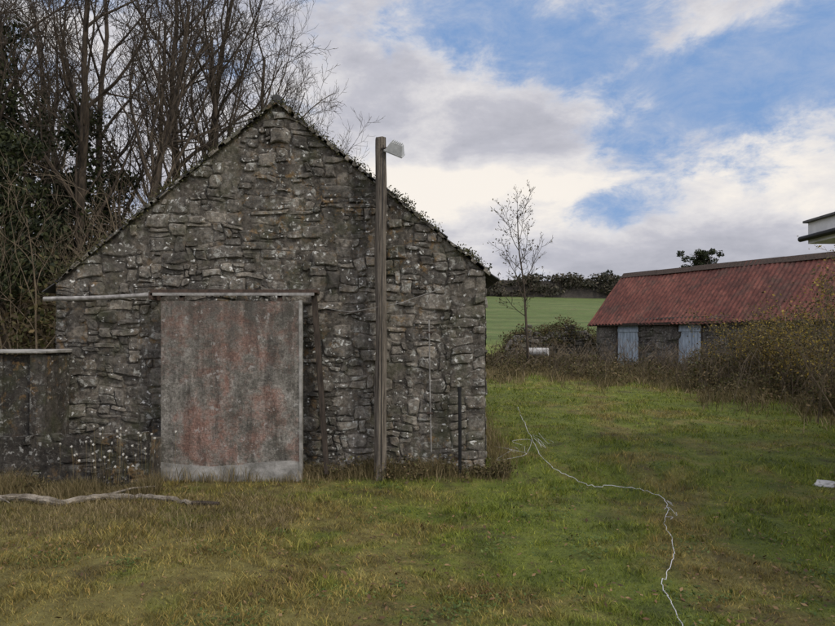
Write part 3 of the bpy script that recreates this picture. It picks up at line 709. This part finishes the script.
pt=np.array(pt); X,Y=pt[:,0],pt[:,1]; k=((X-A.x)*Vb.x+(Y-A.y)*Vb.y<-.2); X=X[k];Y=Y[k]
tf=np.clip(.5+.5*np.sin(X*3.1+1)*np.sin(Y*2.3+X),0.05,1)
blades('rank_grass',X,Y,rng.uniform(.06,.38,len(X))*(.3+tf),np.full(len(X),.016),M_straw,.9)
n=6500; Y=3.2*(17/3.2)**rng.uniform(0,1,n); X=rng.uniform(-1,1,n)*.72*Y; k=~infoot(X,Y); X=X[k];Y=Y[k]
k=rng.uniform(0,1,len(X))<np.clip(.5+.5*np.sin(X*1.3+Y)*np.sin(Y*2.1-X*.6),.1,1); X=X[k];Y=Y[k]
leaves('fallen_leaves',np.stack([X,Y,gz(X,Y)+rng.uniform(.01,.045,len(X))],1),.022,M_fallen,None,.75)
cs=[]
for i in range(80):
    Y=3.4*(14/3.4)**random.random(); X_=random.uniform(-.6,.68)*Y
    if infoot(np.array([X_]),np.array([Y]))[0] or (X_<-3 and Y>7.5): continue
    cs.append((X_,Y,float(gz(X_,Y))+.02,random.uniform(.1,.4),random.uniform(.1,.35),.03))
leaves('broadleaf_weeds',clumps(cs,4500),.016,M_weed,None,.6)

# ------------------------------------------------------------ branch on the ground
mb=MB(); pts=[];rad=[]
ctrl=[(-30,500),(20,498),(60,501),(100,497),(135,496),(165,500),(192,503)]
for i,(px,py) in enumerate(ctrl):
    Y=1.8*F/(py-HY); x=WX(px,Y); pts.append(Vector((x,Y,float(gz(x,Y))+.035+.02*(i%2))))
def smooth(pts,n=8):
    out=[]
    for i in range(len(pts)-1):
        p0=pts[max(i-1,0)];p1=pts[i];p2=pts[i+1];p3=pts[min(i+2,len(pts)-1)]
        for k in range(n):
            t=k/n; out.append(.5*((2*p1)+(p2-p0)*t+(2*p0-5*p1+4*p2-p3)*t*t+(3*p1-p0-3*p2+p3)*t**3))
    out.append(pts[-1]); return out
pp=smooth(pts,6); pp=[q+Vector((0,random.gauss(0,.006),random.gauss(0,.006))) for q in pp]
mb.tube(pp,[(.046-.02*i/len(pp))*random.uniform(.88,1.15) for i in range(len(pp))],M_log,8); p0=Vector(pts[-1])
mb.tube([p0,p0+Vector((.12,.03,-.01)),p0+Vector((.3,-.03,.0))],[.028,.03,.02],M_dwood,6)
mb.tube([Vector(pts[3]),Vector(pts[3])+Vector((.3,.15,.06)),Vector(pts[3])+Vector((.5,.3,.05))],[.018,.014,.006],M_log,5)
mb.tube([Vector(pts[1]),Vector(pts[1])+Vector((-.1,-.2,.05)),Vector(pts[1])+Vector((.1,-.35,.03))],[.016,.012,.005],M_log,5)
mb.obj('fallen_branch')

# ------------------------------------------------------------ loose electric-fence wire
def gp(px,py,dz=.02):
    Y=8.
    for _ in range(40):
        x=WX(px,Y); z=float(gz(x,Y)); Y=.5*Y+.5*(EYE-z)*F/(py-HY)
    return Vector((WX(px,Y),Y,float(gz(WX(px,Y),Y))+dz))
mb=MB()
path=[gp(*q,.035) for q in ((518,409),(523,422),(532,441),(541,458),(556,472),(575,482),(592,489),(612,489),(640,492),(662,500),(668,512),(664,526),(672,540),(674,560),(667,578),(662,592),(672,606),(682,630),(690,660))]
pp=[q+Vector((random.gauss(0,.006),random.gauss(0,.01),random.uniform(-.014,.012))) for q in smooth(path,6)]
mb.tube(pp,[.0018+.00024*q.y for q in pp],M_wire,5)
for k in range(5):
    c0=gp(510+k*8,462-k*4,.05); pts=[c0+Vector((random.gauss(0,.12),random.gauss(0,.25),random.uniform(0,.12))) for _ in range(5)]; mb.tube(smooth(pts,4),.002,M_wire,4)
for k in range(3):
    c0=gp(668,508+k*7,.04); pts=[c0+Vector((random.gauss(0,.03),random.gauss(0,.07),random.uniform(0,.03))) for _ in range(5)]; mb.tube(smooth(pts,4),.0022,M_wire,4)
mb.obj('electric_fence_wire')
def rock(name,c,r,sc,mat,seed):
    import bmesh
    bm=bmesh.new(); bmesh.ops.create_icosphere(bm,subdivisions=3,radius=1)
    for v in bm.verts:
        q=v.co.copy(); k=1+.35*noise.noise(q*1.3+Vector((seed,0,0)))+.25*noise.noise(q*3+Vector((seed,2,0))); v.co=Vector((q.x*sc[0],q.y*sc[1],q.z*sc[2]))*k*r
    me=bpy.data.meshes.new(name); bm.to_mesh(me); bm.free(); me.materials.append(mat); o=bpy.data.objects.new(name,me); C.objects.link(o); o.location=c; return o
q=gp(826,486); rock('field_stone',q,.11,(1.2,.9,.5),M_bale,2)
Yq=16.5; q=Vector((WX(808,Yq),Yq,float(gz(WX(808,Yq),Yq))+.35)); rock('field_stone',q,.3,(1.1,.7,.6),M_shedst,4)

# ------------------------------------------------------------ sky and sun
to_sun=Vector((.62,-.42,.66)).normalized()
w=bpy.data.worlds.new('World'); bpy.context.scene.world=w; w.use_nodes=True; nt=w.node_tree; bg=nt.nodes['Background']
sky=N(nt,'ShaderNodeTexSky'); sky.sky_type='NISHITA'; sky.sun_disc=False
sky.sun_elevation=math.asin(to_sun.z); sky.sun_rotation=math.atan2(to_sun.x,to_sun.y)
tc=N(nt,'ShaderNodeTexCoord'); gen=tc.outputs['Generated']; sp=N(nt,'ShaderNodeSeparateXYZ'); nt.links.new(gen,sp.inputs[0])
az=math_(nt,'ARCTAN2',sp.outputs[0],sp.outputs[1]); el=math_(nt,'ARCSINE',sp.outputs[2])
def ae(px,py):
    a=math.atan((px-CX)/F); return a,math.atan((HY-py)/F*math.cos(a))
def blob(px,py,rx,ry,tilt=0):
    a0,e0=ae(px,py); A_=math_(nt,'SUBTRACT',az,a0); E_=math_(nt,'SUBTRACT',el,e0); c_,s1=math.cos(tilt),math.sin(tilt)
    a1=math_(nt,'ADD',math_(nt,'MULTIPLY',A_,c_*F/rx),math_(nt,'MULTIPLY',E_,s1*F/rx)); e1=math_(nt,'ADD',math_(nt,'MULTIPLY',A_,-s1*F/ry),math_(nt,'MULTIPLY',E_,c_*F/ry))
    d=math_(nt,'ADD',math_(nt,'MULTIPLY',a1,a1),math_(nt,'MULTIPLY',e1,e1))
    return math_(nt,'EXPONENT',math_(nt,'MULTIPLY',d,-1.0))
def mp(scale,loc=(0,0,0)):
    m_=N(nt,'ShaderNodeMapping'); m_.inputs['Scale'].default_value=scale; m_.inputs['Location'].default_value=loc; nt.links.new(gen,m_.inputs[0]); return m_.outputs[0]
big=noi(nt,mp((1,1,1.6),(.3,0,.2)),4.5,6,.6,.4); fine=noi(nt,mp((1,1,1.9),(3,1,2)),13,6,.68,.3)
dens=math_(nt,'ADD',math_(nt,'MULTIPLY',math_(nt,'SUBTRACT',big,.5),1.8),math_(nt,'MULTIPLY',math_(nt,'SUBTRACT',fine,.5),1.0))
add=[(blob(520,120,130,42,-.1),.6),(blob(480,200,115,30,0),.85),(blob(770,215,120,55,.2),.55),(blob(620,262,400,30,0),.6),(blob(690,35,130,12,.3),.35),(blob(330,40,120,90,0),.35),(blob(100,150,220,200,0),.35),
     (blob(590,60,80,40,.1),-.5),(blob(690,110,110,32,.2),-.4),(blob(605,208,42,20,0),-.6),(blob(440,15,90,28,0),-.35),(blob(790,60,80,40,0),-.2)]
for b0,wt in add: dens=math_(nt,'ADD',dens,math_(nt,'MULTIPLY',b0,wt))
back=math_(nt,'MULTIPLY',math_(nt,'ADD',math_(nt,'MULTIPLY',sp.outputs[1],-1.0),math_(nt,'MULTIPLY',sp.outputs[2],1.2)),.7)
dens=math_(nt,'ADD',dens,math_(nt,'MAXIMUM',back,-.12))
mask=ramp(nt,math_(nt,'ADD',math_(nt,'MULTIPLY',dens,.8),.4),[(.2,.0),(.36,.25),(.5,.85),(.62,1.0)],'B_SPLINE')
thick=math_(nt,'ADD',math_(nt,'MULTIPLY',dens,.42),math_(nt,'MULTIPLY',math_(nt,'SUBTRACT',noi(nt,mp((1,1,2.6),(5,2,7)),6,6,.6,.3),.5),1.4))
br=[(blob(480,190,130,24,0),-.75),(blob(400,215,70,40,0),-.3),(blob(780,180,110,50,0),-.35),(blob(600,262,500,16,0),.1)]
for b0,wt in br: thick=math_(nt,'ADD',thick,math_(nt,'MULTIPLY',b0,wt))
cc=ramp(nt,math_(nt,'ADD',thick,.34),[(.08,(.95,.89,.82)),(.3,(.76,.74,.75)),(.58,(.54,.54,.60)),(.95,(.40,.41,.47))])
boost=math_(nt,'ADD',1.0,math_(nt,'MULTIPLY',math_(nt,'MAXIMUM',math_(nt,'ADD',math_(nt,'MULTIPLY',sp.outputs[1],-.7),math_(nt,'SUBTRACT',sp.outputs[2],.42)),0.0),2.3))  # extra brightness added to unseen clouds overhead and behind camera, lifts gable and grass
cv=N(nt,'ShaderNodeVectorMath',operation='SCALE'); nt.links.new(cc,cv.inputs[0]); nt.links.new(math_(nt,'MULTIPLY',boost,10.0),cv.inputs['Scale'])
sc=mix(nt,.8,sky.outputs[0],(2.2,3.8,6.9))
sc=mix(nt,ramp(nt,fine,[(.35,.0),(.8,.5)]),sc,(5.6,6.0,7.0))
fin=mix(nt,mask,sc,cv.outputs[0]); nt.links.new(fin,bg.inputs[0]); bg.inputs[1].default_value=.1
sl=bpy.data.lights.new('sun','SUN'); sl.energy=2.1; sl.angle=math.radians(12); sl.color=(1,.92,.80); so=bpy.data.objects.new('sun',sl); C.objects.link(so); so.rotation_euler=to_sun.to_track_quat('Z','Y').to_euler()
# ------------------------------------------------------------ camera
cam=bpy.data.cameras.new('camera'); co=bpy.data.objects.new('camera',cam); C.objects.link(co); co.location=(0,0,EYE); co.rotation_euler=(math.pi/2,0,0)
cam.sensor_fit='HORIZONTAL'; cam.sensor_width=36; cam.lens=36*F/835; cam.shift_y=(HY-313)/835; cam.clip_end=4000; cam.clip_start=.05
bpy.context.scene.camera=co
vs=bpy.context.scene.view_settings; vs.view_transform='Standard'; vs.look='None'; vs.exposure=0
